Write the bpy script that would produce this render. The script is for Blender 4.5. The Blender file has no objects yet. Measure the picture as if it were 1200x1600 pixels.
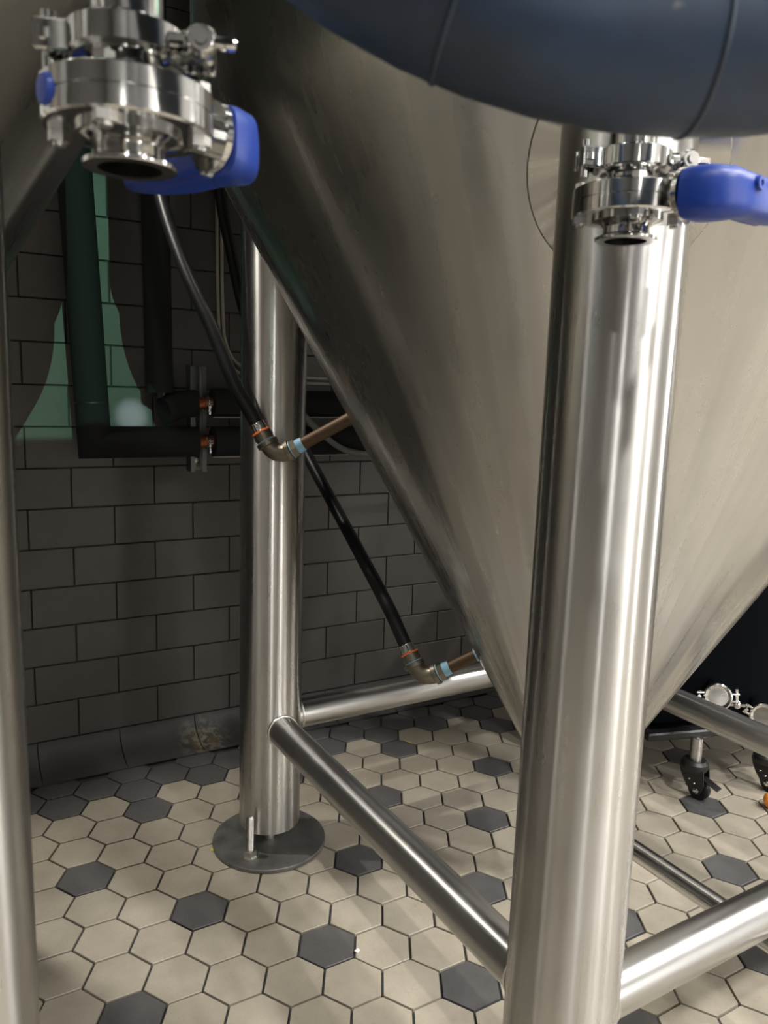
import bpy, math, random
from mathutils import Vector, Matrix

random.seed(7)
PI = math.pi
SC = bpy.context.scene
COL = SC.collection

# ------------------------------------------------------------------ frame of the tank row
CTR = Vector((0.412, 0.248, 0.0))            # axis of the second tank
TH = math.radians(30.2)
DV = Vector((math.cos(TH), math.sin(TH), 0)) # along the row of tanks
NV = Vector((math.sin(TH), -math.cos(TH), 0))# towards the aisle
def wp(d, n, z=0.0):
    return CTR + DV * d + NV * n + Vector((0, 0, z))
WA = math.radians(29.5)
WD = Vector((math.cos(WA), math.sin(WA), 0)) # along the tiled back wall
WN = Vector((math.sin(WA), -math.cos(WA), 0))
W0 = Vector((-0.747, 0.75, 0.0))
def wl(s, z, o=0.0):                         # point on the back wall: along, height, distance out
    return W0 + WD * s + WN * o + Vector((0, 0, z))

# ------------------------------------------------------------------ camera
cam = bpy.data.cameras.new('camera'); cam_o = bpy.data.objects.new('camera', cam); COL.objects.link(cam_o)
CAM_POS = Vector((0.01269, -1.17793, 1.00768))
_yaw, _pit, _rol = 0.0112956, 0.1633993, 0.0331999
_f = Vector((math.sin(_yaw)*math.cos(_pit), math.cos(_yaw)*math.cos(_pit), -math.sin(_pit)))
_r = Vector((math.cos(_yaw), -math.sin(_yaw), 0)); _u = _r.cross(_f)
_r2 = _r*math.cos(_rol) + _u*math.sin(_rol); _u2 = _u*math.cos(_rol) - _r*math.sin(_rol)
cam_o.matrix_world = Matrix(((_r2.x,_u2.x,-_f.x,CAM_POS.x),(_r2.y,_u2.y,-_f.y,CAM_POS.y),(_r2.z,_u2.z,-_f.z,CAM_POS.z),(0,0,0,1)))
cam.sensor_width = 36; cam.sensor_fit = 'AUTO'; cam.lens = 36*1215/1600
cam.clip_start = 0.02; cam.clip_end = 60
cam.dof.use_dof = True; cam.dof.focus_distance = 1.45; cam.dof.aperture_fstop = 10.0
SC.camera = cam_o

# ------------------------------------------------------------------ world, exposure
world = bpy.data.worlds.new('world'); SC.world = world; world.use_nodes = True
world.node_tree.nodes['Background'].inputs[0].default_value = (0.9, 0.95, 1.0, 1)
world.node_tree.nodes['Background'].inputs[1].default_value = 0.02
SC.view_settings.view_transform = 'Standard'; SC.view_settings.look = 'None'
SC.view_settings.exposure = 0.06; SC.view_settings.gamma = 1.0
SC.view_settings.use_curve_mapping = False

# lamp settings (each lamp's own light is made in its builder below)
AISLE_POWER = 69.0
AISLE_COLOR = (1.0, 0.98, 0.945)
SPOT_POWER = 85.0
SPOT_COLOR = (1.0, 0.95, 0.87)
GREEN_POWER = 420.0
GREEN_COLOR = (0.42, 1.0, 0.68)

# ------------------------------------------------------------------ helpers
class MB:
    def __init__(s): s.v = []; s.f = []; s.m = []
    def add(s, vs, fs, M=None):
        b = len(s.v)
        s.v += [tuple((M @ Vector(v)) if M else v) for v in vs]
        s.f += [tuple(b+i for i in f) for f in fs]
        return s
    def box(s, sx, sy, sz, M=None, c=(0,0,0), bev=0.0):
        x,y,z = sx/2, sy/2, sz/2
        if bev <= 0:
            vs = [(c[0]+a*x, c[1]+b*y, c[2]+d*z) for d in (-1,1) for b in (-1,1) for a in (-1,1)]
            return s.add(vs, [(0,2,3,1),(4,5,7,6),(0,1,5,4),(2,6,7,3),(0,4,6,2),(1,3,7,5)], M)
        b = min(bev, x*.49, y*.49, z*.49); vs = []; fs = []
        def ringpts(hx, hy, zz, k=2):
            out = []
            for (qx,qy,a0) in ((hx-b,hy-b,0),(-(hx-b),hy-b,PI/2),(-(hx-b),-(hy-b),PI),(hx-b,-(hy-b),1.5*PI)):
                for i in range(k+1):
                    a = a0 + PI/2*i/k; out.append((c[0]+qx+b*math.cos(a), c[1]+qy+b*math.sin(a), c[2]+zz))
            return out
        rings = [[(c[0]+(p[0]-c[0])*(1-b/x), c[1]+(p[1]-c[1])*(1-b/y), c[2]-z) for p in ringpts(x,y,0)],
                 ringpts(x,y,-z+b), ringpts(x,y,z-b),
                 [(c[0]+(p[0]-c[0])*(1-b/x), c[1]+(p[1]-c[1])*(1-b/y), c[2]+z) for p in ringpts(x,y,0)]]
        n = len(rings[0])
        for r in rings: vs += r
        for k in range(3):
            for i in range(n): fs.append((k*n+i, k*n+(i+1)%n, (k+1)*n+(i+1)%n, (k+1)*n+i))
        fs.append(tuple(range(n-1,-1,-1))); fs.append(tuple(3*n+i for i in range(n)))
        return s.add(vs, fs, M)
    def lathe(s, prof, seg=48, M=None, closed=False):          # prof: list of (r, z)
        vs = []; fs = []; idx = []
        for (r,z) in prof:
            if r < 1e-6: idx.append([len(vs)]*seg); vs.append((0,0,z))
            else:
                idx.append(list(range(len(vs), len(vs)+seg)))
                vs += [(r*math.cos(2*PI*i/seg), r*math.sin(2*PI*i/seg), z) for i in range(seg)]
        pairs = list(zip(idx[:-1], idx[1:]))
        if closed: pairs.append((idx[-1], idx[0]))
        for a,b in pairs:
            for i in range(seg):
                j = (i+1) % seg
                q = [a[i], a[j], b[j], b[i]]
                q2 = []
                for t in q:
                    if t not in q2: q2.append(t)
                if len(q2) > 2: fs.append(tuple(q2))
        return s.add(vs, fs, M)
    def tube(s, path, rad, seg=24, cap=True, ry=None):          # rad: number or list
        P = [Vector(p) for p in path]; n = len(P)
        R = rad if isinstance(rad, (list,tuple)) else [rad]*n
        T = []
        for i in range(n):
            a = P[max(i-1,0)]; b = P[min(i+1,n-1)]
            T.append((b-a).normalized())
        up = Vector((0,0,1)) if abs(T[0].z) < .9 else Vector((1,0,0))
        x = T[0].cross(up).normalized(); vs = []; fs = []
        for i in range(n):
            x = (x - T[i]*x.dot(T[i])).normalized(); y = T[i].cross(x)
            for k in range(seg):
                a = 2*PI*k/seg
                vs.append(tuple(P[i] + x*(R[i]*math.cos(a)) + y*(R[i]*math.sin(a)*(ry if ry else 1))))
        for i in range(n-1):
            for k in range(seg):
                j = (k+1)%seg
                fs.append((i*seg+k, i*seg+j, (i+1)*seg+j, (i+1)*seg+k))
        if cap:
            fs.append(tuple(range(seg-1,-1,-1))); fs.append(tuple((n-1)*seg+k for k in range(seg)))
        return s.add(vs, fs)
    def prism(s, pts, z0, z1, M=None):                           # polygon extruded in z
        n = len(pts)
        vs = [(p[0],p[1],z0) for p in pts] + [(p[0],p[1],z1) for p in pts]
        fs = [tuple(range(n-1,-1,-1)), tuple(range(n,2*n))] + [(i,(i+1)%n,n+(i+1)%n,n+i) for i in range(n)]
        return s.add(vs, fs, M)
    def sections(s, secs, cap=True):                             # list of equal length point loops
        n = len(secs[0]); vs = [p for q in secs for p in q]; fs = []
        for i in range(len(secs)-1):
            for k in range(n): fs.append((i*n+k, i*n+(k+1)%n, (i+1)*n+(k+1)%n, (i+1)*n+k))
        if cap: fs.append(tuple(range(n-1,-1,-1))); fs.append(tuple((len(secs)-1)*n+k for k in range(n)))
        return s.add(vs, fs)
    def mesh(s, name, mat, smooth=35):
        me = bpy.data.meshes.new(name); me.from_pydata(s.v, [], s.f); me.validate()
        import bmesh
        bm = bmesh.new(); bm.from_mesh(me); bmesh.ops.recalc_face_normals(bm, faces=bm.faces[:]); bm.to_mesh(me); bm.free()
        if mat: me.materials.append(mat)
        if smooth:
            me.shade_smooth(); me.set_sharp_from_angle(angle=math.radians(smooth))
        return me
    def build(s, name, mat, parent=None, M=None, smooth=35, label=None):
        o = bpy.data.objects.new(name, s.mesh(name, mat, smooth)); COL.objects.link(o)
        if parent: o.parent = parent
        if M is not None: o.matrix_local = M
        if label: o['label'] = label
        return o

def tag(o, label, cat, group=None):
    o['label'] = label; o['category'] = cat
    if group: o['group'] = group
    return o
def struct(o): o['kind'] = 'structure'; return o
def thing(name, loc, label, cat, group=None, rot=None):
    o = bpy.data.objects.new(name, None); COL.objects.link(o); o.empty_display_size = .05
    if rot is not None: o.matrix_world = Matrix.Translation(loc) @ rot.to_4x4()
    else: o.location = loc
    tag(o, label, cat, group); return o
def kids(o): return [c for c in bpy.data.objects if c.parent == o]
def copy_tree(o, parent=None):
    c = o.copy(); COL.objects.link(c)
    if parent: c.parent = parent
    for ch in kids(o): copy_tree(ch, c)
    return c
def axis_mat(p, q):                            # frame at p with local z along p->q
    z = (Vector(q)-Vector(p)).normalized()
    x = (Vector((0,0,1)) if abs(z.z) < .95 else Vector((1,0,0))).cross(z).normalized(); y = z.cross(x)
    return Matrix(((x.x,y.x,z.x,p[0]),(x.y,y.y,z.y,p[1]),(x.z,y.z,z.z,p[2]),(0,0,0,1)))
def curve_pts(P, n=8):                         # Catmull-Rom through points
    P = [Vector(p) for p in P]; out = []
    for i in range(len(P)-1):
        a = P[i-1] if i else P[0]*2-P[1]; b = P[i]; c = P[i+1]; d = P[i+2] if i+2 < len(P) else P[-1]*2-P[-2]
        for k in range(n):
            t = k/n
            out.append(.5*((2*b)+(c-a)*t+(2*a-5*b+4*c-d)*t*t+(3*b-a-3*c+d)*t**3))
    out.append(P[-1]); return out
HEX = lambda r, a0=0: [(r*math.cos(a0+PI/3*i), r*math.sin(a0+PI/3*i)) for i in range(6)]

# ------------------------------------------------------------------ materials
class NT:
    def __init__(s, name):
        s.mat = bpy.data.materials.new(name); s.mat.use_nodes = True; s.t = s.mat.node_tree
        s.b = s.t.nodes['Principled BSDF']
    def n(s, typ, **k):
        o = s.t.nodes.new(typ)
        for a,v in k.items(): setattr(o, a, v)
        return o
    def link(s, a, b): s.t.links.new(a, b)
    def coords(s, scale=(1,1,1), which='Object'):
        c = s.n('ShaderNodeTexCoord'); m = s.n('ShaderNodeMapping'); m.inputs['Scale'].default_value = scale
        s.link(c.outputs[which], m.inputs[0]); return m.outputs[0]
    def noise(s, vec, scale, detail=4, rough=.55):
        o = s.n('ShaderNodeTexNoise'); o.inputs['Scale'].default_value = scale; o.inputs['Detail'].default_value = detail
        o.inputs['Roughness'].default_value = rough
        if vec: s.link(vec, o.inputs['Vector'])
        return o.outputs['Fac']
    def ramp(s, fac, stops):
        o = s.n('ShaderNodeValToRGB'); e = o.color_ramp.elements
        while len(e) < len(stops): e.new(.5)
        for x,(p,c) in zip(e, stops):
            x.position = p; x.color = (*c,1) if len(c) == 3 else c
        s.link(fac, o.inputs[0]); return o.outputs[0]
    def mapr(s, v, a, b, c, d):
        o = s.n('ShaderNodeMapRange'); 
        for i,x in zip((1,2,3,4),(a,b,c,d)): o.inputs[i].default_value = x
        s.link(v, o.inputs[0]); return o.outputs[0]
    def math(s, op, a, b=None):
        o = s.n('ShaderNodeMath', operation=op)
        for i,x in enumerate((a,b)):
            if x is None: continue
            if isinstance(x,(int,float)): o.inputs[i].default_value = x
            else: s.link(x, o.inputs[i])
        return o.outputs[0]
    def mix(s, fac, a, b, blend='MIX'):
        o = s.n('ShaderNodeMix', data_type='RGBA', blend_type=blend)
        for i,x in ((0,fac),(6,a),(7,b)):
            if isinstance(x,(int,float)): o.inputs[i].default_value = x
            elif isinstance(x,tuple): o.inputs[i].default_value = (*x,1)
            else: s.link(x, o.inputs[i])
        return o.outputs[2]
    def bump(s, h, strength=.2, dist=.001):
        o = s.n('ShaderNodeBump'); o.inputs['Strength'].default_value = strength; o.inputs['Distance'].default_value = dist
        s.link(h, o.inputs['Height']); s.link(o.outputs[0], s.b.inputs['Normal'])
    def set(s, **k):
        for a,v in k.items():
            i = s.b.inputs[a.replace('_',' ')]
            if isinstance(v,(int,float)): i.default_value = v
            elif isinstance(v,tuple): i.default_value = (*v,1) if len(v) == 3 else v
            else: s.link(v, i)
        return s

def plain(name, col, rough=.5, metal=0.0, var=.12, scale=30, bump=.08, spec=.5):
    m = NT(name); v = m.coords(); nz = m.noise(v, scale)
    c = m.mix(nz, tuple(x*(1-var) for x in col), tuple(min(1,x*(1+var)) for x in col))
    m.set(Base_Color=c, Roughness=m.mapr(nz, .2,.8, max(.02,rough-.06), min(1,rough+.06)), Metallic=metal)
    m.b.inputs['Specular IOR Level'].default_value = spec
    if bump: m.bump(m.noise(v, scale*6), bump, .0005)
    return m.mat

def steel_tube(name, col=(.60,.585,.56), r0=.16, r1=.34, an=.97):
    m = NT(name)
    st = m.noise(m.coords((60,60,.07)), 1.0, 3, .55)      # drawn streaks along the tube
    wear = m.noise(m.coords((9,9,4)), 1.0, 5, .65)
    r = m.math('ADD', m.mapr(st, .3,.7, r0, r1), m.mapr(wear, .45,.75, 0.0, .12))
    c = m.mix(m.mapr(wear, .35,.75, 0,1), col, tuple(x*.86 for x in col))
    m.set(Base_Color=c, Metallic=1.0, Roughness=r, Anisotropic=an, Anisotropic_Rotation=.25)
    tg = m.n('ShaderNodeTangent', direction_type='RADIAL', axis='Z'); m.link(tg.outputs[0], m.b.inputs['Tangent'])
    m.bump(st, .06, .0006)
    return m.mat

def steel_cone(name):
    m = NT(name)
    tc = m.n('ShaderNodeTexCoord'); sp = m.n('ShaderNodeSeparateXYZ'); m.link(tc.outputs['Object'], sp.inputs[0])
    an = m.math('ARCTAN2', sp.outputs[1], sp.outputs[0])
    # a ring of angle so that streaks run from the rim to the tip
    cs = m.math('COSINE', an); sn = m.math('SINE', an)
    cb = m.n('ShaderNodeCombineXYZ'); m.link(cs, cb.inputs[0]); m.link(sn, cb.inputs[1]); m.link(m.math('MULTIPLY', sp.outputs[2], .10), cb.inputs[2])
    st = m.noise(cb.outputs[0], 18, 2, .5)
    big = m.noise(cb.outputs[0], 5.0, 1, .4)
    mott = m.noise(tc.outputs['Object'], 5.5, 5, .6)
    vo = m.n('ShaderNodeTexVoronoi'); vo.inputs['Scale'].default_value = 34; m.link(tc.outputs['Object'], vo.inputs['Vector'])
    spot = m.mapr(vo.outputs['Distance'], .02,.06, 1, 0)
    spot = m.math('MULTIPLY', spot, m.mapr(m.noise(tc.outputs['Object'], 9), .52,.6, 0, 1))
    c = m.ramp(mott, [(.25,(.56,.55,.525)),(.75,(.64,.63,.605))])
    c = m.mix(m.mapr(st, .35,.68, 0,.35), c, (.43,.415,.39))
    c = m.mix(m.math('MULTIPLY', spot, .6), c, (.26,.24,.21))
    r = m.math('ADD', m.mapr(st, .3,.7, .22,.34), m.mapr(mott, .3,.7, -.03,.05))
    m.set(Base_Color=c, Metallic=1.0, Roughness=r, Anisotropic=.7, Anisotropic_Rotation=.25)
    tg = m.n('ShaderNodeTangent', direction_type='RADIAL', axis='Z'); m.link(tg.outputs[0], m.b.inputs['Tangent'])
    m.bump(big, .5, .012)
    return m.mat

def polished(name, col=(.66,.65,.63), r=.09):
    m = NT(name); nz = m.noise(m.coords(), 60, 4)
    m.set(Base_Color=m.mix(nz, tuple(x*.93 for x in col), col), Metallic=1.0, Roughness=m.mapr(nz, .3,.7, r*.7, r*1.7))
    m.bump(m.noise(m.coords(), 9, 3), .04, .002)
    return m.mat

def tile_mat(name, c0, c1, speck, rough, spread):
    m = NT(name); v = m.coords()
    oi = m.n('ShaderNodeObjectInfo')
    off = m.n('ShaderNodeVectorMath', operation='ADD'); m.link(v, off.inputs[0])
    sc = m.n('ShaderNodeVectorMath', operation='SCALE'); m.link(oi.outputs['Location'], sc.inputs[0]); sc.inputs['Scale'].default_value = 3.1
    m.link(sc.outputs[0], off.inputs[1]); vv = off.outputs[0]
    n1 = m.noise(vv, 14, 5, .6); n2 = m.noise(vv, 420, 2)
    c = m.mix(m.mapr(n1, .3,.7, 0,1), c0, c1)
    c = m.mix(m.mapr(n2, .60,.70, 0,.55), c, speck)
    hs = m.n('ShaderNodeHueSaturation'); m.link(c, hs.inputs['Color']); m.link(m.mapr(oi.outputs['Random'], 0,1, 1-spread, 1+spread), hs.inputs['Value'])
    dirt = m.mapr(m.noise(vv, 30, 6, .7), .60,.78, 0,.5)
    c = m.mix(dirt, hs.outputs[0], tuple(x*.6 for x in c0))
    m.set(Base_Color=c, Roughness=m.mapr(n1, .3,.7, rough-.07, rough+.08))
    m.bump(m.math('ADD', n2, m.math('MULTIPLY', n1, 1.5)), .12, .0006)
    return m.mat

M_LEG = steel_tube('brushed_steel', r0=.23, r1=.34)
M_BRACE = steel_tube('brushed_steel_worn', (.56,.55,.53), .26, .40, .6)
M_CONE = steel_cone('tank_steel')
M_POL = polished('polished_steel')
M_POLB = plain('satin_steel', (.60,.59,.57), .24, 1.0, .06, 40, 0)
M_CAP = plain('dull_cap_steel', (.34,.33,.31), .3, 1.0, .15, 60, .05)
M_PLATE = plain('plate_steel_dark', (.17,.167,.16), .42, .5, .7, 26, .2)
M_RIM = plain('plate_rim_steel', (.55,.54,.52), .25, 1.0, .1, 80, .05)
M_BOLT = plain('bolt_steel', (.70,.68,.64), .34, 1.0, .15, 120, .1)
M_BLUE = plain('blue_plastic', (.010,.045,.31), .36, 0, .10, 40, .06)
M_FOAM = plain('black_foam', (.015,.0157,.016), .85, 0, .25, 160, .5, .2)
M_RUBBER = plain('black_rubber_hose', (.010,.0105,.012), .42, 0, .15, 60, .06, .3)
M_BRONZE = plain('bronze_fitting', (.22,.19,.145), .40, .9, .22, 60, .15)
M_BROWN = plain('tarnished_copper', (.10,.062,.034), .55, .55, .25, 50, .12)
M_TAPE = plain('pale_blue_thread_tape', (.30,.56,.74), .55, 0, .12, 90, .2)
M_RING = plain('orange_crimp_ring', (.85,.20,.04), .4, 0, .1, 90, .05)
M_COPPER = plain('copper_pipe', (.40,.13,.06), .45, .9, .2, 70, .1)
M_GALV = plain('galvanised_strut', (.24,.245,.24), .36, 1.0, .2, 60, .12)
M_CABLE = plain('pale_cable', (.40,.36,.30), .5, 0, .08, 60, .05)
M_GCABLE = plain('grey_cable', (.16,.16,.155), .5, 0, .1, 60, .05)
M_BLACKP = plain('black_plastic', (.012,.012,.013), .42, 0, .2, 60, .1)
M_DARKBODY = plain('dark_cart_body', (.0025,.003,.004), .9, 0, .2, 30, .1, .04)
M_ORANGE = plain('orange_foam', (.95,.33,.05), .55, 0, .08, 90, .25)
M_WHITEWALL = plain('painted_wall', (.60,.56,.50), .75, 0, .05, 12, .05)
M_FRONTWALL = plain('light_grey_wall', (.50,.49,.475), .75, 0, .05, 12, .05)
M_MIDWALL = plain('mid_grey_wall', (.22,.215,.205), .75, 0, .05, 12, .05)
M_DARKWALL = plain('dark_painted_wall', (.10,.095,.09), .7, 0, .08, 12, .05)
M_CEIL = plain('dark_ceiling', (.07,.07,.07), .85, 0, .1, 10, .1)
M_GROUT = plain('dark_grout', (.045,.045,.045), .85, 0, .25, 90, .3)
M_FGROUT = plain('floor_grout', (.075,.076,.076), .8, 0, .25, 90, .3)
M_LAMPWHITE = plain('white_enamel', (.8,.8,.78), .4, 0, .02, 20, 0)
M_BLOCKER = plain('grey_blocker_paint', (.22,.22,.22), .45, 0, .05, 10, .03)
M_CRUMB = plain('yellow_crumb', (.60,.50,.10), .7, 0, .2, 300, .2)
M_BEIGE = tile_mat('beige_hex_tile', (.345,.305,.240), (.425,.38,.305), (.25,.215,.165), .50, .05)
M_GREY = tile_mat('grey_hex_tile', (.082,.080,.079), (.112,.109,.107), (.18,.17,.16), .48, .10)
M_BRICK = tile_mat('taupe_wall_tile', (.084,.077,.070), (.104,.096,.088), (.07,.065,.06), .52, .06)

def cove_mat():
    m = NT('cove_tile_grey'); v = m.coords(); g = m.coords(which='Object')
    geo = m.n('ShaderNodeNewGeometry')
    n1 = m.noise(geo.outputs['Position'], 16, 5, .6)
    c = m.mix(n1, (.066,.064,.062), (.098,.095,.092))
    p = wl(.318, .016, .058)                           # an old leak has left lime and rust here
    d = m.n('ShaderNodeVectorMath', operation='DISTANCE'); m.link(geo.outputs['Position'], d.inputs[0]); d.inputs[1].default_value = p
    near = m.mapr(d.outputs['Value'], .02,.085, 1,0)
    lime = m.math('MULTIPLY', near, m.mapr(m.noise(geo.outputs['Position'], 55, 6, .7), .48,.58, 0,1))
    rust = m.math('MULTIPLY', m.mapr(d.outputs['Value'], .01,.055, 1,0), m.mapr(m.noise(geo.outputs['Position'], 34, 6, .7), .46,.56, 0,1))
    c = m.mix(m.math('MULTIPLY', lime, .7), c, (.42,.38,.30)); c = m.mix(m.math('MULTIPLY', rust, .8), c, (.20,.15,.045))
    m.set(Base_Color=c, Roughness=m.mapr(n1, .3,.7, .4,.62)); m.bump(m.noise(geo.outputs['Position'], 120), .15, .0008)
    return m.mat
M_COVE = cove_mat()

def hose_mat():
    m = NT('blue_black_hose'); v = m.coords()
    n1 = m.noise(v, 9, 5, .6); n2 = m.noise(v, 60, 4)
    c = m.mix(m.mapr(n1, .35,.7, 0,1), (.010,.014,.022), (.026,.052,.105))  # mottled blue reflections are painted into the hose colour
    sp = m.mapr(m.noise(v, 38, 2), .74,.78, 0,.5)
    c = m.mix(sp, c, (.30,.28,.22))
    m.set(Base_Color=c, Roughness=m.mapr(n2, .3,.7, .36,.52)); m.bump(n2, .1, .001); return m.mat
M_BIGHOSE = hose_mat()
M_HOSEBAND = plain('hose_band_dark', (.016,.028,.050), .5, 0, .2, 40, .05)

# ------------------------------------------------------------------ room shell
fl = MB(); fl.box(14, 14, .06, c=(0,0,-.036))
floor = struct(fl.build('floor', M_FGROUT)); floor.location = (.4, -1.0, 0)
S3 = math.sqrt(3); WT = .1; RW = 1.5/S3*WT
hx = WT/2 - .0023
def hex_mesh(name, mat):
    R = hx*2/S3; b = .0012; mb = MB()
    P = [(math.cos(PI/2+PI/3*i), math.sin(PI/2+PI/3*i)) for i in range(6)]
    vs = [(x*R, y*R, -.0058) for x,y in P] + [(x*R, y*R, -b*.8) for x,y in P] + [(x*(R-b), y*(R-b), 0) for x,y in P]
    fs = [tuple(range(12,18))] + [(k*6+i, k*6+(i+1)%6, (k+1)*6+(i+1)%6, (k+1)*6+i) for k in (0,1) for i in range(6)]
    mb.add(vs, fs); return mb.mesh(name, mat, 0)
me_b = hex_mesh('floor_tile', M_BEIGE); me_g = hex_mesh('floor_tile_grey', M_GREY)
def is_dark(X, r):
    a, b = X, r+4                                     # one grey tile in eight, on a sloped grid
    i = (a*3 + b*.5)/8.0; j = (b - i)/3.0
    return abs(i-round(i)) < 1e-3 and abs(j-round(j)) < 1e-3
def in_view(p, mx=.06):
    d = p - CAM_POS; z = d.dot(_f)
    if z < .3: return False
    x = d.dot(_r2)/z*1215/1200; y = d.dot(_u2)/z*1215/1600
    return abs(x) < .5+mx and abs(y) < .5+mx
rng = random.Random(3)
far_b = MB(); far_g = MB(); n_tiles = 0
for r in range(-24, 26):
    for c in range(-26, 34):
        X = c + (.5 if r % 2 else 0)
        p = Vector((X*WT, -r*RW, 0)); wd = (p-W0).dot(WN)
        if wd < .085: continue
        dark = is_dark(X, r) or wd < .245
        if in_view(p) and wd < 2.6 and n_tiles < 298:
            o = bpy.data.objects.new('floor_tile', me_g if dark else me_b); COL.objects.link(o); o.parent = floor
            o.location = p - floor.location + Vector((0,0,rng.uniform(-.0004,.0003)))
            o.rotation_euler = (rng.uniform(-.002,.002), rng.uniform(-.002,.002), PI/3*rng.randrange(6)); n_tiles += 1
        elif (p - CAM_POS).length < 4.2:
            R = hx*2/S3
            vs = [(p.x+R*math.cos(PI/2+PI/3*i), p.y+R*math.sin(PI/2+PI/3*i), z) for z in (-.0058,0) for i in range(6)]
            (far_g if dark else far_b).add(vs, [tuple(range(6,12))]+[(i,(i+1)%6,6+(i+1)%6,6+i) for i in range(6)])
for mb, m_, nm in ((far_b, M_BEIGE, 'tile_field'), (far_g, M_GREY, 'tile_field')):
    o = mb.build(nm, m_, floor, Matrix.Translation(-floor.location), 0); o['kind'] = 'stuff'

# tiled back wall
BL, BH, BZ = .2041, .1010, .7762                      # tile length, height, height of one joint line
wl_b = MB(); wl_b.box(7.0, .12, 3.4, c=(0,0,1.7))
R_wall = Matrix.Rotation(WA, 4, 'Z')
wall_back = struct(wl_b.build('wall_back', M_GROUT))
wall_back.matrix_world = Matrix.Translation(W0 + WD*1.2 - WN*.066) @ R_wall
W_inv = wall_back.matrix_world.inverted()
bm_ = MB(); bm_.box(BL-.0035, .012, BH-.0035, bev=.0012); me_brick = bm_.mesh('wall_tile', M_BRICK, 0)
far_w = MB(); n_b = 0
for k in range(-17, 7):                               # rows, counted down from the joint line at BZ
    z = BZ - k*BH + BH/2 - BH
    ph = .5 if k % 2 else .0
    for j in range(-9, 22):
        s = (j + ph)*BL + BL/2
        if abs(s-1.2) > 3.35: continue
        p = wl(s, z, 0) - WN*.006
        if in_view(p, .04) and n_b < 290 and z < 1.75 and s > -.5:
            o = bpy.data.objects.new('wall_tile', me_brick); COL.objects.link(o); o.parent = wall_back
            o.matrix_local = W_inv @ Matrix.Translation(p + WN*rng.uniform(-.0006,.0004)) @ R_wall @ Matrix.Rotation(rng.uniform(-.002,.002),4,'Y') @ Matrix.Rotation(PI*rng.randrange(2),4,'Y')
            n_b += 1
        else:
            far_w.box(BL-.0035, .012, BH-.0035, M=W_inv @ Matrix.Translation(p) @ R_wall)
o = far_w.build('tile_field', M_BRICK, wall_back, smooth=0); o['kind'] = 'stuff'

# coved base along the back wall, in lengths
cove_top = BZ - 7*BH
base = struct(MB().box(7.0, .02, .02, c=(0,0,.01)).build('baseboard_back', M_GROUT))
base.matrix_world = Matrix.Translation(W0 + WD*1.2 + WN*.012) @ R_wall
prof = [(-.012,0)] + [(.104*(1-math.sin(t)), .002+.060*(1-math.cos(t))) for t in [PI/2*i/10 for i in range(11)]] + [(0,cove_top-.002),(-.012,cove_top-.002)]
cv = MB(); n = len(prof)
vs = [(x, -o_, z) for x in (-BL/2+.0012, BL/2-.0012) for (o_,z) in prof]
cv.add(vs, [tuple(range(n)), tuple(range(2*n-1,n-1,-1))]+[(i,(i+1)%n,n+(i+1)%n,n+i) for i in range(n)])
me_cove = cv.mesh('cove_tile', M_COVE, 30)
B_inv = base.matrix_world.inverted()
for j in range(-9, 22):
    s = j*BL + BL*.5 + BL*.5
    if abs(s-1.2) > 3.3: continue
    o = bpy.data.objects.new('cove_tile', me_cove); COL.objects.link(o); o.parent = base
    o.matrix_local = B_inv @ Matrix.Translation(wl(s, 0, 0)) @ R_wall

R_row = Matrix.Rotation(TH, 4, 'Z')
def slab(name, mat, d, n, z, sx, sy, sz):
    o = struct(MB().box(sx, sy, sz).build(name, mat, smooth=0)); o.matrix_world = Matrix.Translation(wp(d,n,z)) @ R_row; return o
slab('wall_front', M_FRONTWALL, -.4, 4.3, 1.7, 7.4, .1, 3.4)
slab('wall_left', M_DARKWALL, -4.1, 1.62, 1.7, .1, 5.4, 3.4)
slab('wall_right', M_MIDWALL, 3.3, 1.62, 1.7, .1, 5.4, 3.4)
slab('ceiling', M_CEIL, -.4, 1.6, 3.45, 8.2, 6.0, .1)

PANEL_STRENGTH = 9.0  # glowing panels added out of view to streak the steel with reflections
m_ = NT('added_glow_pane'); m_.set(Base_Color=(.8,.8,.8), Emission_Color=(1.0,.985,.96), Emission_Strength=PANEL_STRENGTH); M_GLOW = m_.mat
def added_glow_panel(i, d, n, rot, w, z0, z1):
    fr = MB(); h = z1-z0
    for sx in (-1,1): fr.box(.05,.07,h+.1, c=(sx*(w/2+.025),0,0))
    for sz in (-1,1): fr.box(w+.1,.07,.05, c=(0,0,sz*(h/2+.025)))
    o = struct(fr.build('added_glow_panel_%d' % i, M_LAMPWHITE, smooth=0)); o.matrix_world = Matrix.Translation(wp(d,n,(z0+z1)/2)) @ R_row @ Matrix.Rotation(rot,4,'Z')
    MB().box(w,.012,h).build('glow_face', M_GLOW, o, smooth=0)
added_glow_panel(1, -2.3, 4.22, 0, .30, .25, 2.3)
added_glow_panel(2, 2.1, 4.22, 0, .45, .25, 2.3)
added_glow_panel(3, 3.22, 1.5, PI/2, .40, .25, 2.3)
added_glow_panel(4, .45, 4.22, 0, .30, .25, 2.3)

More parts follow.
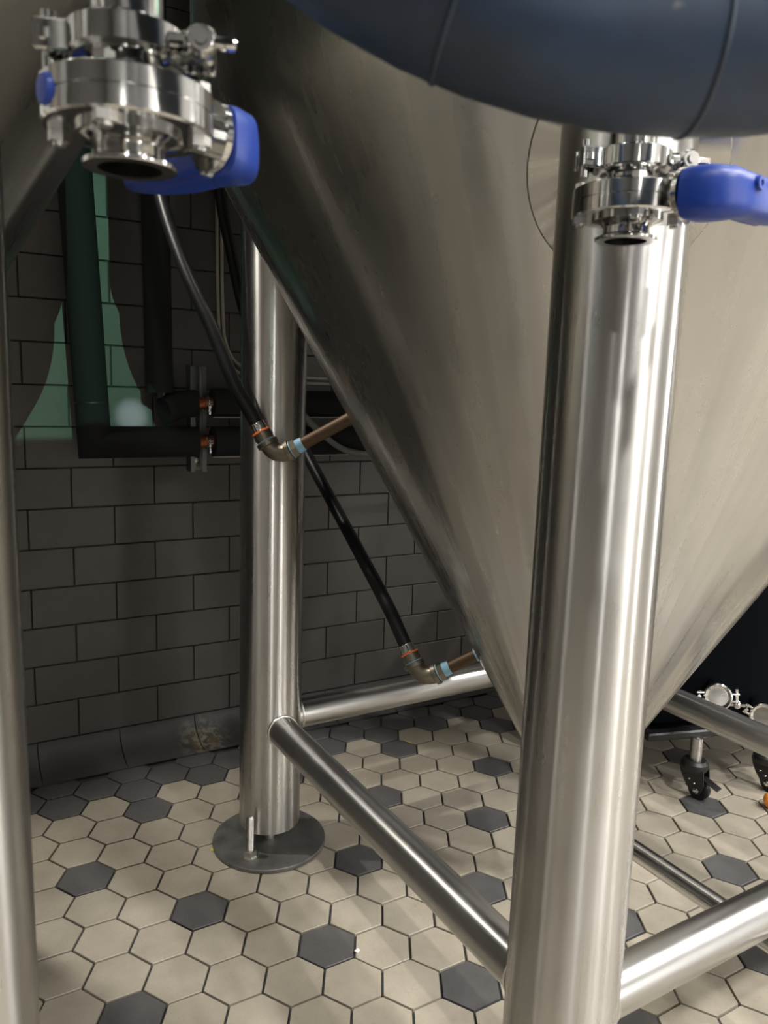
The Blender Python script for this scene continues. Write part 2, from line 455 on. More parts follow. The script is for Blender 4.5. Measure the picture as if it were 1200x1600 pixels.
# ------------------------------------------------------------------ conical tanks
CONE_Z, HALF, RT = .16, math.radians(30), .70
TAN = math.tan(HALF); KZ = CONE_Z + RT/TAN
LEGR, BRZ, BRR = .0655, .285, .0312
LO = .4475                                             # half of the square the legs stand on
def build_tank(label):
    t = thing('conical_tank', CTR, label, 'tank', 'stainless conical tanks in a row', R_row.to_3x3())
    prof = [(.030,.235),(.0434,.2352)]
    for i in range(1, 25):
        z = .235 + (KZ-.05-.235)*i/24; prof.append(((z-CONE_Z)*TAN, z))
    r0, z0 = prof[-1]
    for i in range(1, 9):                               # knuckle
        u = i/8; a = (1-u)**2; b_ = 2*u*(1-u); c_ = u*u
        prof.append((a*r0+b_*RT+c_*RT, a*z0+b_*KZ+c_*(KZ+.07)))
    MB().lathe(prof, 160).build('cone', M_CONE, t, smooth=40)
    RS = .717
    prof = [(RT,KZ+.07)] + [(RT+(RS-RT)*(.5-.5*math.cos(PI*u)), KZ+.07+.06*u) for u in (.15,.3,.45,.6,.75,.9,1)] + [(RS,2.35)] + [(RS*math.cos(a), 2.35+.24*math.sin(a)) for a in [PI/2*i/10 for i in range(1,11)]]
    MB().lathe(prof, 128).build('shell', M_CONE, t, smooth=40)
    # four legs
    for sd in (-1,1):
        for sn in (1,-1):
            x, y = sd*LO, -sn*LO                         # local y is -n
            leg = MB().lathe([(0,.050),(LEGR-.004,.050),(LEGR-.001,.051),(LEGR,.054)]+[(LEGR,.054+1.322*i/12) for i in range(1,13)]+[(0,1.376)], 72).build('leg', M_LEG, t, Matrix.Translation((x,y,0)))
            pl = MB().lathe([(0,.0005),(.122,.0005),(.1235,.002),(.1235,.0075),(.122,.009),(0,.009)], 72).build('foot_plate', M_PLATE, leg)
            MB().lathe([(0,.008),(.012,.008),(.012,.052),(0,.052)], 24).prism(HEX(.019), .036, .0495).build('levelling_foot', M_BOLT, leg)
            ax, ay = -.082*math.cos(math.radians(68)) , -.082*math.sin(math.radians(68))
            v = Vector((ax,ay,0)); v = Matrix.Rotation(-TH,3,'Z') @ v
            Mb = Matrix.Translation((v.x,v.y,.009))
            st = MB()
            st.lathe([(0,0),(.0105,0),(.0105,.0025),(0,.0025)][::1], 24, Mb @ Matrix.Scale(1.7,4,(1,0,0)) @ Matrix.Scale(1.7,4,(0,1,0)))
            st.prism(HEX(.0150,.3), .0025, .0165, Mb)
            zz = .0155; pr = [(0,.0155)]
            while zz < .088: pr += [(.0082,zz),(.0075,zz+.001)]; zz += .002
            pr += [(.0072,.090),(.0055,.0925),(0,.0925)]
            st.lathe(pr, 20, Mb)
            st.build('anchor_bolt', M_BOLT, leg)
            # welded doubler disc where the leg meets the cone
            rc = math.hypot(x,y); cz = CONE_Z + rc/TAN; ph0 = math.atan2(y,x); rows = []
            for rr in (0.0,.04,.08,.098,.101):
                ring = []
                for k in range(64):
                    a = 2*PI*k/64; du = rr*math.cos(a); dv = rr*1.15*math.sin(a) - .030   # du round, dv along the slope
                    rad = rc + dv*math.sin(HALF); z = cz + dv*math.cos(HALF); ph = ph0 + du/rad
                    h = .0022 if rr < .1 else -.001
                    nx, nz = math.cos(HALF), -math.sin(HALF)
                    ring.append(((rad+h*nx)*math.cos(ph)-x, (rad+h*nx)*math.sin(ph)-y, z+h*nz))
                rows.append(ring)
            MB().sections(rows, cap=False).build('weld_pad', M_CONE, leg, smooth=40)
    def brace(p, q):
        p = Vector(p); q = Vector(q); L = (q-p).length
        a = LEGR - .012
        o = MB().lathe([(BRR,a)]+[(BRR, a+(L-2*a)*i/6) for i in range(1,7)], 48).build('cross_brace', M_BRACE, t, axis_mat(p,q))
        # weld beads at both ends
        for zz in (LEGR+.0005, L-LEGR-.0005):
            MB().lathe([(BRR+.0028*math.cos(a_), zz+.0028*math.sin(a_)) for a_ in [2*PI*i/8 for i in range(8)]], 48, closed=True).build('weld_bead', M_BOLT, o)
        return o
    brace((-LO,LO,BRZ),(-LO,-LO,BRZ)); brace((-LO,LO,BRZ),(LO,LO,BRZ)); brace((-LO,-LO,BRZ-.011),(LO,-LO,BRZ-.011)); brace((LO,LO,BRZ),(LO,-LO,BRZ))
    # outlet at the tip, with its drain tube running out to the aisle
    dr = MB(); ro = .0172
    path = [(0,0,.26),(0,0,.245)] + [(0,-.045*(1-math.cos(a)), .240-.045*math.sin(a)) for a in [PI/2*i/8 for i in range(1,9)]] + [(0,-.2,.195),(0,-.5,.195),(0,-.80,.195)]
    dr.tube(path, ro, 32)
    d_o = dr.build('drain_pipe', M_POLB, t)
    MB().lathe([(.0172,.228),(.034,.228),(.036,.231),(.036,.245),(.034,.248),(.0172,.248)], 40).build('outlet_clamp', M_POL, d_o)
    return t
tank = build_tank('large stainless cone bottomed tank in the middle, its cone filling the right half')
tank_l = copy_tree(tank); tank_l['label'] = 'neighbouring stainless tank at the left edge, only its dark flank and front leg in view'
tank_l.location = wp(-1.522, 0)

# ------------------------------------------------------------------ hoses feeding the cone jacket
def feed(P, N, length, pts, label, rh):
    P = Vector(P); N = Vector(N).normalized()
    E = P + N*length
    t = thing('coolant_hose', P, label, 'hose', None); I = Matrix.Translation(-P)
    H = [Vector(p) for p in pts]; D = (H[1]-E).normalized()
    rp = .0122
    MB().tube([P-N*.012, P+N*(length-.048)], rp, 28).build('inlet_pipe', M_BROWN, t, I)
    b0 = length-.052
    for pth, rr in (([P-N*.001, P+N*.0045], rp+.0012), ([P+N*(b0-.010), P+N*b0, P+N*(b0+.004)], [rp+.001, rp+.0022, rp+.002]),
                    ([P+N*(b0+.014), P+N*(b0+.019)], .0175), ([E+D*.0375, E+D*.0415], .0172)):
        MB().tube(pth, rr, 28).build('thread_tape', M_TAPE, t, I, label='pale blue thread tape')
    nut = MB(); Mn = axis_mat(P+N*(b0+.004), E); nut.prism(HEX(.0185), 0, .010, Mn); nut.build('hex_nut', M_BRONZE, t, I)
    # elbow: swept quarter bend from N side to D side
    el = MB(); path = []
    a = E - N*.034; b = E + D*.036
    for i in range(13):
        u = i/12; path.append(a*(1-u)**2 + E*2*u*(1-u)*1.0 + b*u*u)
    el.tube(path, .0175, 32)
    for c_, dd in ((a, N), (b, -D)):
        el.tube([c_-dd*.002, c_-dd*.001, c_+dd*.007, c_+dd*.0085], [.0195,.0212,.0212,.0185], 32)
    el.build('elbow', M_BRONZE, t, I)
    ad = MB(); ad.tube([E+D*.040, E+D*.041, E+D*.056, E+D*.057], [.0165,.0178,.0178,.015], 28)
    ad.tube([E+D*.0445, E+D*.0485], .0192, 28); ad.build('adapter', M_BRONZE, t, I)
    rg = MB(); Mr = axis_mat(E+D*.058, E+D*1); rg.lathe([(.0165+.0022*math.cos(q), .0022*math.sin(q)) for q in [2*PI*i/10 for i in range(10)]], 32, Mr, closed=True)
    rg.build('crimp_ring', M_RING, t, I, label='orange crimp ring')
    fr = MB(); z0 = .059; path = [E+D*(z0+.0035*i) for i in range(6)]; fr.tube(path, [.0145,.0152,.0143,.0152,.0143,.0148], 28)
    fr.build('ferrule', M_POL, t, I, label='shiny crimped ferrule')
    h0 = E + D*.076
    full = [h0, E+D*.10] + H[1:]
    MB().tube(curve_pts(full, 10), rh, 24).build('hose', M_RUBBER, t, I)
    return t
HOSE1_PTS = [(-.2125,.2975,.904),(-.2656,.3293,1.0014),(-.3161,.3674,1.1061),(-.3847,.4244,1.2316),(-.4508,.5107,1.3816),(-.515,.6291,1.6037),(-.545,.71,1.9259),(-.55,.80,2.25)]
HOSE2_PTS = [(.0947,.2817,.4916),(.0425,.3405,.5677),(-.0209,.4468,.655),(-.1512,.6794,.8275),(-.2505,.8175,.982),(-.3335,.8638,1.1646),(-.3751,.8763,1.33),(-.3992,.876,1.4494),(-.4231,.8785,1.6475),(-.443,.885,2.25)]
feed((-.037,.299,.943), (-.86,.098,-.5), .168, HOSE1_PTS, 'upper black coolant hose curving down in front of the rear leg to a bronze elbow', .0135)
feed((.220,.268,.495), (-.862,.086,-.5), .122, HOSE2_PTS, 'lower black coolant hose running behind the rear leg to an elbow above the cross brace', .0135)
# header on the wall that both hoses come from, above the frame
hd_p = wl(.25, 2.27, .09)
hdr = thing('coolant_header', hd_p, 'black insulated coolant header high on the back wall', 'pipe'); I = Matrix.Translation(-hd_p)
MB().tube([wl(-1.5,2.27,.09), wl(2.2,2.27,.09)], .045, 28).build('sleeve', M_FOAM, hdr, I)
for s_ in (-1.2, .2, 1.6): MB().box(.04,.10,.03, M=Matrix.Translation(wl(s_,2.215,.045)) @ Matrix.Rotation(WA,4,'Z')).build('bracket', M_GALV, hdr, I)

# ------------------------------------------------------------------ insulated pipes, strut and cables on the wall
def pipe_thing(name, label, cat, segs, mat, group=None, seg=28):
    t = thing(name, Vector(segs[0][1][0]), label, cat, group); I = Matrix.Translation(-Vector(segs[0][1][0]))
    for nm, path, r in segs: MB().tube(path, r, seg).build(nm, mat, t, I)
    return t
# lower pipe: drops down the wall, mitred elbow, runs right through the strut
OP, RP = .090, .0385
P1t, P1b = wl(-.022, 2.30, OP), wl(.043, .846, OP)
t = thing('insulated_pipe', P1b, 'black foam insulated pipe dropping at the left and turning right in a mitred elbow', 'pipe', 'foam insulated pipes on the tiled wall'); I = Matrix.Translation(-P1b)
def mitre_sleeve(p, c, nrm, r, flip=False, seg=32):
    """sleeve from p to the mitre plane through c with normal nrm"""
    ax = (c-p).normalized(); up = WN.copy(); x = (up - ax*up.dot(ax)).normalized(); y = ax.cross(x); A = []; B = []
    for k in range(seg):
        a = 2*PI*k/seg; o_ = x*(r*math.cos(a)) + y*(r*math.sin(a))
        A.append(tuple(p+o_)); q = p+o_; tt = (c-q).dot(nrm)/ax.dot(nrm); B.append(tuple(q+ax*tt))
    return MB().sections([A,B])
down = (P1b-P1t).normalized(); mn = (down + WD*1.0).normalized()
mitre_sleeve(P1t, P1b + down*.0, mn, RP).build('vertical_sleeve', M_FOAM, t, I)
mitre_sleeve(wl(.291,.846,OP), P1b, mn, RP).build('horizontal_sleeve', M_FOAM, t, I)
MB().tube([P1b - down*.098, P1b - down*.094], RP+.0008, 32).build('joint_tape', M_BLACKP, t, I)
MB().tube([wl(.285,.846,OP), wl(.340,.846,OP)], .0160, 24).build('copper_tube', M_COPPER, t, I, label='bare copper tube at the clamp')
MB().tube([wl(.333,.846,OP), wl(1.9,.850,OP)], RP, 32).build('far_sleeve', M_FOAM, t, I)
MB().tube([wl(.331,.846-RP-.001,OP+.012), wl(1.9,.849-RP,OP+.012)], .0016, 8).build('sleeve_seam', M_CABLE, t, I)
# upper pipe
P2b = wl(.200, .968, .085)
t2 = thing('insulated_pipe', P2b, 'black foam insulated pipe in the middle, cut open above a curled horizontal sleeve', 'pipe', 'foam insulated pipes on the tiled wall'); I = Matrix.Translation(-P2b)
sl = MB(); a = wl(.190, 2.3, .085); ax = (P2b-a).normalized()
MB().lathe([(.017,0),(.033,0),(.033,(P2b-a).length),(.017,(P2b-a).length)], 32, axis_mat(a, P2b), closed=True).build('vertical_sleeve', M_FOAM, t2, I)
MB().tube([a, P2b + Vector((0,0,-.012))], .0165, 20).build('inner_tube', M_BLACKP, t2, I)
pth = [wl(.207,.922,.096), wl(.214,.924,.094), wl(.226,.931,.090), wl(.240,.937,.087), wl(.255,.940,.085), wl(.291,.943,.085)]
MB().tube(curve_pts(pth, 5), .0345, 32).build('curled_sleeve', M_FOAM, t2, I)
MB().tube([wl(.285,.943,.085), wl(.340,.944,.085)], .0150, 24).build('copper_tube', M_COPPER, t2, I)
MB().tube([wl(.333,.945,.085), wl(1.9,.955,.085)], .0350, 32).build('far_sleeve', M_FOAM, t2, I)
MB().tube([wl(.333,.945-.0365,.097), wl(1.9,.955-.0365,.097)], .0013, 8).build('sleeve_seam', M_CABLE, t2, I)

# strut channel
st = thing('strut_channel', wl(.311,.762,0), 'short galvanised strut channel bolted upright to the wall, clamping both pipes', 'bracket')
Ms = Matrix.Translation(-wl(.311,.762,0))
SZ, SZ1 = .762, 1.037
def wbox(mb, s, o, z, ls, lo, lz, bev=0): return mb.box(ls, lo, lz, M=Matrix.Translation(wl(s,z,o)) @ R_wall, bev=bev)
ch = MB(); zc = (SZ+SZ1)/2; lz = SZ1-SZ
wbox(ch, .311,.0015, zc, .042,.003,lz); wbox(ch, .2915,.021,zc,.003,.041,lz); wbox(ch, .3305,.021,zc,.003,.041,lz)
wbox(ch, .2955,.0405,zc,.010,.003,lz); wbox(ch, .3265,.0405,zc,.010,.003,lz); wbox(ch,.3000,.037,zc,.002,.008,lz); wbox(ch,.3220,.037,zc,.002,.008,lz)
ch.build('channel', M_GALV, st, Ms, smooth=0)
bo = MB(); Mb = axis_mat(wl(.311,.790,.004), wl(.311,.790,.1)); bo.lathe([(0,0),(.013,0),(.013,.003),(.0105,.003),(.0105,.007),(.007,.011),(0,.012)], 20, Mb); bo.build('wall_bolt', M_BOLT, st, Ms)
for z, r, oo in ((.846,.0160,OP),(.944,.0150,.085)):
    cl = MB(); Mc = axis_mat(wl(.3145,z,oo), wl(.40,z,oo))
    cl.lathe([(r,.0),(r+.003,.0),(r+.003,.010),(r,.010)], 24, Mc, closed=True)
    wbox(cl, .3195, oo-.030, z, .010, .040, .004)
    wbox(cl, .3195, oo+.022, z-.003, .012, .014, .003); wbox(cl, .3195, oo+.022, z+.003, .012, .014, .003)
    cl.lathe([(0,-.028),(.0042,-.028),(.0042,-.010),(.006,-.010),(.006,-.005),(.003,-.005),(.003,.008),(0,.008)], 12, Matrix.Translation(wl(.3195,z,oo+.023)))
    cl.build('pipe_clamp', M_RIM, st, Ms)

def one_tube(name, label, cat, pts, r, mat, group=None, n=8, seg=16):
    p0 = Vector(pts[-1]); q = [Vector(p)-p0 for p in curve_pts(pts, n)]
    o = MB().tube(q, r, seg).build(name, mat); o.location = p0; return tag(o, label, cat, group)
one_tube('wall_cable', 'thin pale cable bending right behind the rear leg, the left one of a pair', 'cable', [wl(.371,2.3,.006), wl(.372,1.50,.006), wl(.376,1.18,.006), wl(.388,1.08,.006), wl(.430,1.025,.006), wl(.52,1.004,.006), wl(.75,1.001,.006), wl(1.5,1.001,.006)], .0042, M_CABLE, seg=10)
one_tube('wall_cable', 'thin pale cable bending right behind the rear leg, the right one of a pair', 'cable', [wl(.384,2.3,.006), wl(.385,1.50,.006), wl(.388,1.19,.006), wl(.399,1.095,.006), wl(.437,1.043,.006), wl(.52,1.020,.006), wl(.75,1.016,.006), wl(1.5,1.016,.006)], .0042, M_CABLE, seg=10)
one_tube('wall_cable', 'grey cable sagging under the inlet pipe between the rear leg and the cone', 'cable', [wl(.50,.99,.155), wl(.56,.92,.150), wl(.626,.862,.145), wl(.687,.826,.140), wl(.75,.812,.138), wl(.818,.808,.136), wl(1.0,.812,.14), wl(1.3,.84,.14)], .0085, M_GCABLE)

# ------------------------------------------------------------------ sanitary butterfly valves on the vent arms
def superloop(c, ax, ay, hx_, hy_, n=28, e=3.2):
    out = []
    for k in range(n):
        a = 2*PI*k/n; ca, sa = math.cos(a), math.sin(a)
        out.append(tuple(Vector(c) + ax*(hx_*math.copysign(abs(ca)**(2/e), ca)) + ay*(hy_*math.copysign(abs(sa)**(2/e), sa))))
    return out
def tri_clamp(t, M, name='clamp', mat=None, R=.0318):
    """two piece clamp round the z axis, hinge at -x, wing nut at +x"""
    mat = mat or M_POL
    mb = MB(); h = .0085
    mb.lathe([(.0225,-h*.55),(R-.003,-h),(R,-h+.002),(R,h-.002),(R-.003,h),(.0225,h*.55)], 56, closed=True)
    root = mb.build(name, mat, t, M)
    for sx in (-1,1):
        lug = MB()
        for y0 in (-.0085,.0085):
            lug.box(.018,.005,.016, c=(sx*(R+.006),y0,0), bev=.0016)
        lug.build('lug', mat, root)
    hp = MB(); hp.lathe([(0,-.0145),(.004,-.0145),(.004,.0145),(0,.0145)], 16, Matrix.Translation((-(R+.009),0,0)))
    hp.box(.007,.024,.007, c=(-(R+.009),0,0), bev=.001); hp.build('hinge_pin', mat, root)
    bt = MB(); Mx = Matrix.Translation((R+.009,0,0)) @ Matrix.Rotation(PI/2,4,'X')
    bt.lathe([(0,-.020),(.0036,-.020),(.0036,.026),(0,.026)], 14, Mx)
    bt.lathe([(0,.011),(.0075,.011),(.0085,.013),(.0085,.021),(.0065,.024),(0,.024)], 18, Mx)
    for s in (-1,1):
        bt.box(.013,.006,.007, M=Matrix.Translation((R+.009,0,0)) @ Matrix.Rotation(PI/2,4,'X'), c=(s*.012,0,.0175), bev=.0015)
    bt.build('wing_nut', mat, root)
    return root
FER = [(.0174,0),(.0252,0),(.0252,.0022),(.0225,.0040),(.0190,.0058)]
def build_valve(loc, label, flip, rotz):
    t = thing('butterfly_valve', loc, label, 'valve', None, Matrix.Rotation(rotz,3,'Z'))
    hb = .0115
    body = MB()
    body.lathe([(.0174,-hb-.003),(.0285,-hb-.003),(.0285,-hb),(.0445,-hb),(.0460,-hb+.0012),(.0460,-.0007),(.0452,-.0003),(.0452,.0003),(.0460,.0007),(.0460,hb-.0012),(.0445,hb),(.0285,hb),(.0285,hb+.003),(.0174,hb+.003)], 72, closed=True)
    b_o = body.build('valve_body', M_POL, t)
    lo = MB(); z1 = -.0300
    lo.lathe([(.0174,z1),(.0252,z1),(.0257,z1+.0008),(.0257,z1+.0024),(.0225,z1+.0042),(.0192,z1+.0056),(.0188,z1+.009),(.0188,-.019),(.0215,-.0165),(.029,-.0145),(.029,-hb),(.0174,-hb)], 56, closed=True)
    lo.build('outlet_ferrule', M_POL, t)
    up = MB(); z2 = .0330
    up.lathe([(.0174,hb),(.029,hb),(.029,.0145),(.0215,.0165),(.0188,.019),(.0188,z2-.006),(.0252,z2-.0025),(.0252,z2),(.0174,z2)], 56, closed=True)
    up.build('inlet_ferrule', M_POL, t)
    # disc inside
    MB().lathe([(0,-.0022),(.012,-.0020),(.0172,-.0008),(.0172,.0008),(.012,.0020),(0,.0022)], 40).build('disc', M_POL, t)
    for k in range(4):                                   # body bolts with lugs
        a = PI/4 + k*PI/2; x, y = .0390*math.cos(a), .0390*math.sin(a)
        bo = MB(); Mb = Matrix.Translation((x,y,0))
        bo.prism(HEX(.0062,.4), -hb-.0050, -hb+.001, Mb); MB().prism(HEX(.0062,.1), hb-.001, hb+.0045, Mb).build('nut', M_BOLT, t)
        bo.lathe([(0,-hb-.0075),(.0036,-hb-.0075),(.0036,-hb),(0,-hb)], 14, Mb)
        bo.build('bolt', M_BOLT, t)
    # stem boss, notched plate and handle on +x; cap on -x
    bs = MB(); Mx = Matrix.Rotation(PI/2,4,'Y')
    bs.lathe([(0,.036),(.0125,.036),(.0125,.060),(0,.060)], 28, Mx); bs.build('stem', M_POL, t)
    pl = MB(); pts = []
    for k in range(40):
        a = 2*PI*k/40; rr = .0225 if (k % 2 and k < 20) else .0200
        pts.append((rr*math.cos(a), rr*math.sin(a)))
    pl.prism(pts, .0515, .0555, Mx); pl.build('notched_plate', M_POL, t)
    cp = MB(); Mc = Matrix.Rotation(-PI/2,4,'Y'); cp.lathe([(0,.040),(.0085,.040),(.0085,.0455),(.0070,.0480),(0,.0490)], 28, Mc); cp.build('stem_cap', M_BLUE, t, label='round blue plastic cap')
    hd = MB(); sg = -1 if flip else 1
    X = Vector((1,0,0)); Y = Vector((0,sg,0)); Z = Vector((0,0,1))
    secs = []
    # root block along the stem, bending into the grip
    spec = [(.0485,-.003, X, .0150,.0165),(.0500,-.002, X,.0175,.0195),(.0560,.000,X,.0180,.0205),(.0640,.004,(X*.92+Y*.39),.0175,.0205),
            (.0710,.015,(X*.55+Y*.84),.0165,.0195),(.0735,.030,(X*.12+Y*.99),.0145,.0170),(.0735,.046,Y,.0140,.0165),(.0735,.075,Y,.0140,.0170),
            (.0735,.110,Y,.0130,.0150),(.0735,.144,Y,.0115,.0105),(.0735,.150,Y,.0080,.0065)]
    spec = [(q[0]+.008,)+q[1:] for q in spec]
    for x,y,tn,hw,hh in spec:
        tn = tn.normalized(); side = tn.cross(Z).normalized()
        zo = -.002 + .005*max(0,y)/.127
        secs.append(superloop((x,sg*y,zo), side, Z, hw, hh))
    hd.sections(secs); h_o = hd.build('handle', M_BLUE, t, smooth=50, label='blue plastic pull handle')
    tr = MB(); secs = []
    for x,y,hw,hh,zz in ((.061,.016,.004,.0065,-.006),(.0635,.035,.0045,.0065,-.006),(.0640,.070,.0045,.0060,-.007),(.0640,.094,.004,.0050,-.007)):
        secs.append(superloop((x,sg*y,zz), X, Z, hw, hh, 20))
    tr.sections(secs); tr.build('trigger', M_BLUE, h_o, smooth=50)
    for s in (-1,1):
        pn = MB(); pn.lathe([(0,.010),(.0062,.010),(.0056,.0175),(.0048,.0188),(.0026,.0188),(.0022,.0178),(0,.0178)], 20, Matrix.Translation((.0795,sg*.030,.006)) @ Matrix.Rotation(s*PI/2,4,'Y'))
        pn.build('pivot_pin', M_BLUE, h_o)
    tri_clamp(t, Matrix.Translation((0,0,z2)) @ Matrix.Rotation(-rotz-math.radians(-8),4,'Z'))
    return t
V1 = Vector((-.1306, -.716, 1.1511)); V2 = Vector((.2170, -.492, 1.163))
v1 = build_valve(V1, 'near butterfly valve with blue handle, hanging at top left over the dark gap', False, math.radians(45))
v2 = build_valve(V2, 'farther butterfly valve with blue handle pointing right, hanging before the front leg', False, math.radians(-52))
RS = .717
def vent(V, label, ctr):
    z0 = V.z + .0332; h = Vector((ctr.x-V.x, ctr.y-V.y, 0)); hn = h.normalized()
    t = thing('vent_pipe', Vector((V.x,V.y,z0)), label, 'pipe', 'vertical vent pipes hung along the tanks')
    p = [(0,0,.006),(0,0,.5),(0,0,1.0)] + [tuple(hn*(.08*(1-math.cos(a))) + Vector((0,0,1.0+.08*math.sin(a)))) for a in [PI/2*i/8 for i in range(1,9)]]
    p.append(tuple(hn*(h.length-RS+.03) + Vector((0,0,1.08))))
    MB().tube(p, .0190, 32).build('riser', M_POL, t)
    MB().lathe([(.0174,0),(.0252,0),(.0252,.0025),(.0192,.006),(.0192,.012),(.0174,.012)], 48, closed=True).build('ferrule', M_POL, t)
vent(V1, 'vertical stainless vent pipe above the near left valve', wp(-1.522,0))
vent(V2, 'vertical stainless vent pipe above the farther right valve', CTR)

# ------------------------------------------------------------------ thick hose looping down across the top
hc = Vector((.150, -.790, 1.480)); hr = .311
ux = Vector((1.0, 0.0, 0)); hp = []
top = 3.39
for z in (top, 2.8, 2.2, 1.8): hp.append(hc - ux*hr + Vector((0,-.10*(z-hc.z),z-hc.z)))
for i in range(33):
    a = PI + PI*i/32; hp.append(hc + ux*(hr*math.cos(a)) + Vector((0,0,hr*math.sin(a))))
for z in (1.8, 2.2, 2.8, top): hp.append(hc + ux*hr + Vector((0,0,z-hc.z)))
h_t = thing('large_hose', hc + Vector((0,0,-hr)), 'thick blue-black hose looping down across the top right', 'hose'); I = Matrix.Translation(-(hc+Vector((0,0,-hr))))
HR = .0415
MB().tube(hp, HR, 48).build('hose', M_BIGHOSE, h_t, I)
for deg in (250.5, 270.5, 300):
    q = []
    for dd in (-.28,0,.28):
        a = math.radians(deg+dd); q.append(hc + ux*(hr*math.cos(a)) + Vector((0,0,hr*math.sin(a))))
    MB().tube(q, [HR+.0002,HR+.0009,HR+.0002], 48).build('hose_band', M_HOSEBAND, h_t, I)

# ------------------------------------------------------------------ dark wheeled cart behind the tank
CA = Vector((.839,.652,0)); CB = Vector((1.046,.700,0))
ct = thing('pump_cart', CA, 'black wheeled cart on swivel casters standing in the dark behind the tank', 'cart'); I = Matrix.Translation(-CA)
cx_ = (CB-CA).normalized(); cy_ = Vector((-cx_.y, cx_.x, 0)); ang = math.atan2(cx_.y, cx_.x); Rc = Matrix.Rotation(ang,4,'Z')
CLn = (CB-CA).length
bd = MB(); cc = CA + cx_*(CLn/2+.06) + cy_*.24
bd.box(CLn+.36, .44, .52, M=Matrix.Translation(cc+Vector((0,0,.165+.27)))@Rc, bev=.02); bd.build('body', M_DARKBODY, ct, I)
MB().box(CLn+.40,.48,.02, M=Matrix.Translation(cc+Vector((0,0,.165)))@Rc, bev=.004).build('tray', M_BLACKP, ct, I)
for p, sw in ((CA, -50), (CB, -60), (CA+cy_*.42, 20), (CB+cy_*.42, 40)):
    cs = MB(); Mp = Matrix.Translation(p)
    cs.lathe([(0,.092),(.0150,.092),(.0150,.158),(0,.158)], 28, Mp); leg = cs.build('post', M_LEG, ct, I)
    Rw = Matrix.Rotation(math.radians(sw),4,'Z'); Mw = Mp @ Rw
    fk = MB(); fk.lathe([(0,.098),(.026,.100),(.033,.093),(.034,.084),(.030,.074),(0,.074)], 28, Mw)
    for s in (-1,1):
        secs = []
        for x,z,hw in ((.000,.082,.031),(.004,.062,.030),(.010,.042,.025),(.015,.028,.017),(.018,.016,.008)):
            secs.append([tuple(Mw @ Vector(q)) for q in ((x-hw,s*.0125,z),(x+hw,s*.0125,z),(x+hw,s*.0165,z),(x-hw,s*.0165,z))])
        fk.sections(secs)
    f_o = fk.build('caster_fork', M_BLACKP, ct, I)
    wh = MB(); Mx = Mw @ Matrix.Translation((.018,0,.0268)) @ Matrix.Rotation(PI/2,4,'X')
    wh.lathe([(0,-.009),(.014,-.009),(.015,-.011),(.022,-.011),(.0265,-.007),(.0268,0),(.0265,.007),(.022,.011),(.015,.011),(.014,.009),(0,.009)], 40, Mx); w_o = wh.build('wheel', M_RUBBER, ct, I)
    for s in (-1,1):
        hb_ = MB(); hb_.lathe([(0,s*.0165),(.0075,s*.0165),(.0075,s*.019),(.0050,s*.0215),(0,s*.0225)], 18, Mx)
        hb_.build('axle_bolt', M_POL, w_o)
        for q in ((-.002,.052),(.012,.044)):
            MB().lathe([(0,s*.0165),(.003,s*.0165),(.002,s*.0185),(0,s*.019)], 10, Mw @ Matrix.Translation((q[0],0,q[1])) @ Matrix.Rotation(PI/2,4,'X')).build('rivet', M_POL, f_o)
    bk = MB(); bk.box(.045,.022,.005, M=Mw @ Matrix.Translation((.048,0,.052)) @ Matrix.Rotation(.35,4,'Y'), bev=.002); bk.build('brake_pedal', M_BLACKP, ct, I)
for q, tl in ((Vector((.836,.560,.305)),.1),(Vector((.960,.580,.250)),-.3)):
    face = Vector((-.36,-.92,.12)).normalized(); base_p = q - face*.16
    prt = MB(); prt.tube([base_p, q-face*.004], .0190, 28); p_o = prt.build('port', M_POL, ct, I)
    Mf = axis_mat(q-face*.0, q+face) 
    cap = MB(); cap.lathe([(0,.0035),(.016,.0035),(.020,.0050),(.0235,.0050),(.0252,.003),(.0252,-.004),(.019,-.006)], 40, Mf)
    cap.build('end_cap', M_CAP, p_o)
    k = tri_clamp(p_o, Mf @ Matrix.Rotation(tl,4,'Z'), 'clamp'); 

# small things on the floor
bl = tag(MB().lathe([(.021*math.cos(a), .021+.021*math.sin(a)) for a in [-PI/2+PI*i/16 for i in range(17)]], 32).build('cleaning_ball', M_ORANGE), 'small orange ball on the floor beside the caster at the right edge', 'ball')
bl.location = (1.018,.600,0)
def crumb(x, y, label, mat, sx, sy, rz):
    o = MB().box(sx, sy, .0025, c=(0,0,.00125), bev=.0008).build('crumb', mat); o.location = (x,y,.0001); o.rotation_euler = (0,0,rz); tag(o, label, 'crumb'); return o
crumb(-.317,.366,'tiny yellow crumb on the floor left of the round foot plate', M_CRUMB, .007,.010,.4)
crumb(.129,.905,'thin pale splinter on a grey floor tile by the back wall', M_CRUMB, .022,.004,-.6)
crumb(.005,.073,'small pale chip lying beside a grey floor tile', M_LAMPWHITE, .009,.007,.9)

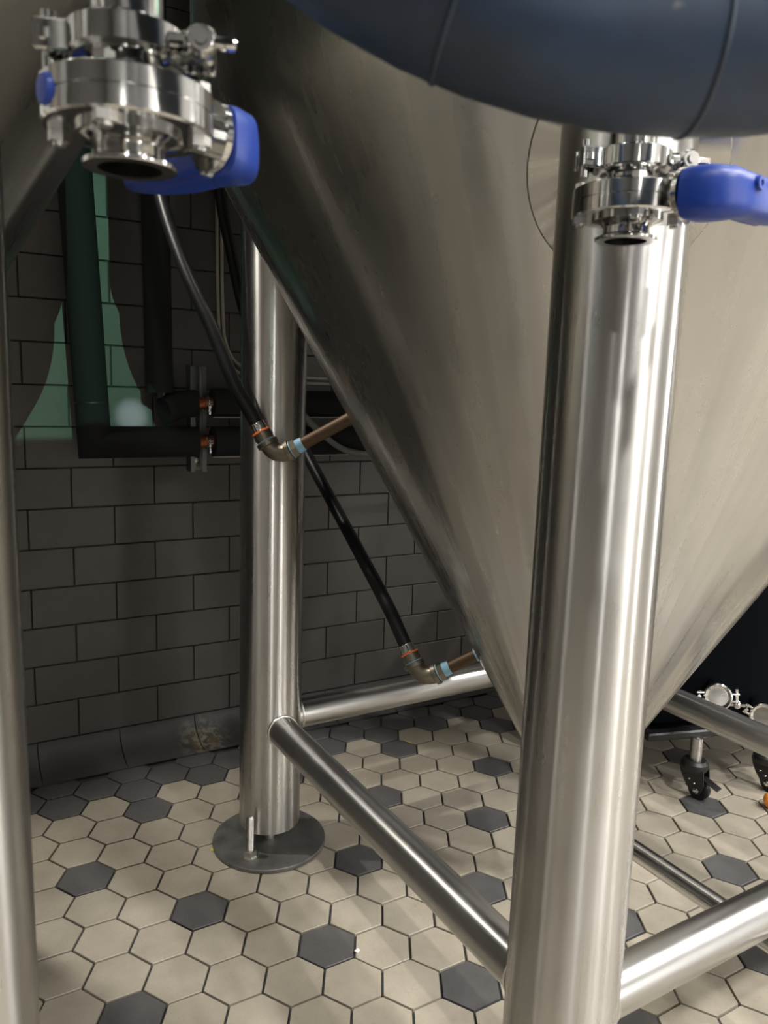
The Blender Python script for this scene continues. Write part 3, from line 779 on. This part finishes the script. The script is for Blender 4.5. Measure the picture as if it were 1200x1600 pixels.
# ------------------------------------------------------------------ lamps and an added light blocker outside the frame
def aisle_lamp(d, n, label, k):
    p = wp(d,n,3.34); t = thing('ceiling_light', p, label, 'lamp', 'round downlights over the aisle', R_row.to_3x3())
    MB().lathe([(.088,0),(.110,0),(.110,.06),(0,.06),(0,.045),(.088,.045)], 40).build('housing', M_LAMPWHITE, t)
    L = bpy.data.lights.new('aisle_light','AREA'); L.shape = 'DISK'; L.size = .17; L.energy = AISLE_POWER*k; L.color = AISLE_COLOR
    o = bpy.data.objects.new('lamp', L); COL.objects.link(o); o.parent = t; o.location = (0,0,-.005)
ORD = ['first','second','third','fourth','fifth','sixth','seventh']
for i,(d,n,k) in enumerate(((-2.6,2.6,.10),(-1.3,2.4,.40),(-.1,1.9,.85),(.95,2.3,1),(2.2,2.2,1),(2.0,1.1,.7),(.3,3.3,.8))):
    aisle_lamp(d, n, ORD[i] + ' round downlight over the aisle behind the camera, counted from the left', k)

def spot_lamp(name, p, target, power, col, size, blend, rad, label, mount):
    p = Vector(p); t = thing(name, p, label, 'lamp'); I = Matrix.Translation(-p)
    dirn = (Vector(target)-p).normalized(); Mz = axis_mat(p, p+dirn)
    MB().lathe([(.030,.03),(.055,.03),(.055,-.10),(.040,-.13),(0,-.13),(0,-.12),(.036,-.12),(.050,-.09),(.050,.028),(.030,.028)], 32, Mz).build('housing', M_BLACKP, t, I)
    MB().tube([p - dirn*.06, Vector(mount)], .010, 12).build('arm', M_BLACKP, t, I)
    L = bpy.data.lights.new(name,'SPOT'); L.energy = power; L.color = col; L.spot_size = math.radians(size); L.spot_blend = blend; L.shadow_soft_size = rad
    o = bpy.data.objects.new('lamp', L); COL.objects.link(o); o.parent = t
    q = dirn.to_track_quat('-Z','Y'); o.rotation_euler = q.to_euler(); o.location = dirn*.04
    return t
pb = wp(-1.2, -.83, 2.40)
spot_lamp('wall_spotlight', pb, (.0, .0, 0), SPOT_POWER, SPOT_COLOR, 46, .5, .03, 'black spotlight on the back wall behind the left tank', wp(-1.2,-.99,2.46))
pg = wp(-1.00, 3.9, 2.60)
spot_lamp('green_spotlight', pg, wp(-.70,-1.0,1.1), GREEN_POWER, GREEN_COLOR, 26, .3, .003, 'green spotlight on the front wall', wp(-1.00,4.26,2.66))
pw = wp(-1.22, 3.9, 2.66)  # added unseen lamp, stands in for a small glare on the wall tiles
spot_lamp('glare_lamp', pw, wl(.150, .905), 1300.0, (.72,.86,1.0), 1.1, 1.0, .004, 'narrow cool white lamp added beside the green spotlight for the pale glare on the wall', wp(-1.22,4.26,2.72))
blocker = thing('beam_blocker', wp(-1.0,2.8,0), 'grey cupboard-like box added behind the camera to block the lower green light', 'cabinet', None, R_row.to_3x3())  # unseen box added to cut the bottom edge of the green light
MB().box(1.0,.4,2.106, c=(0,0,1.087), bev=.004).build('carcass', M_BLOCKER, blocker)
MB().box(1.0,.36,.034, c=(0,0,.017)).build('plinth', M_BLACKP, blocker)
for s in (-1,1):
    dd = MB().box(.49,.018,2.06, c=(s*.248,.209,1.087), bev=.003).build('door', M_BLOCKER, blocker)
    MB().box(.012,.02,.14, c=(s*.04,.225,.95), bev=.003).build('handle', M_POL, dd)
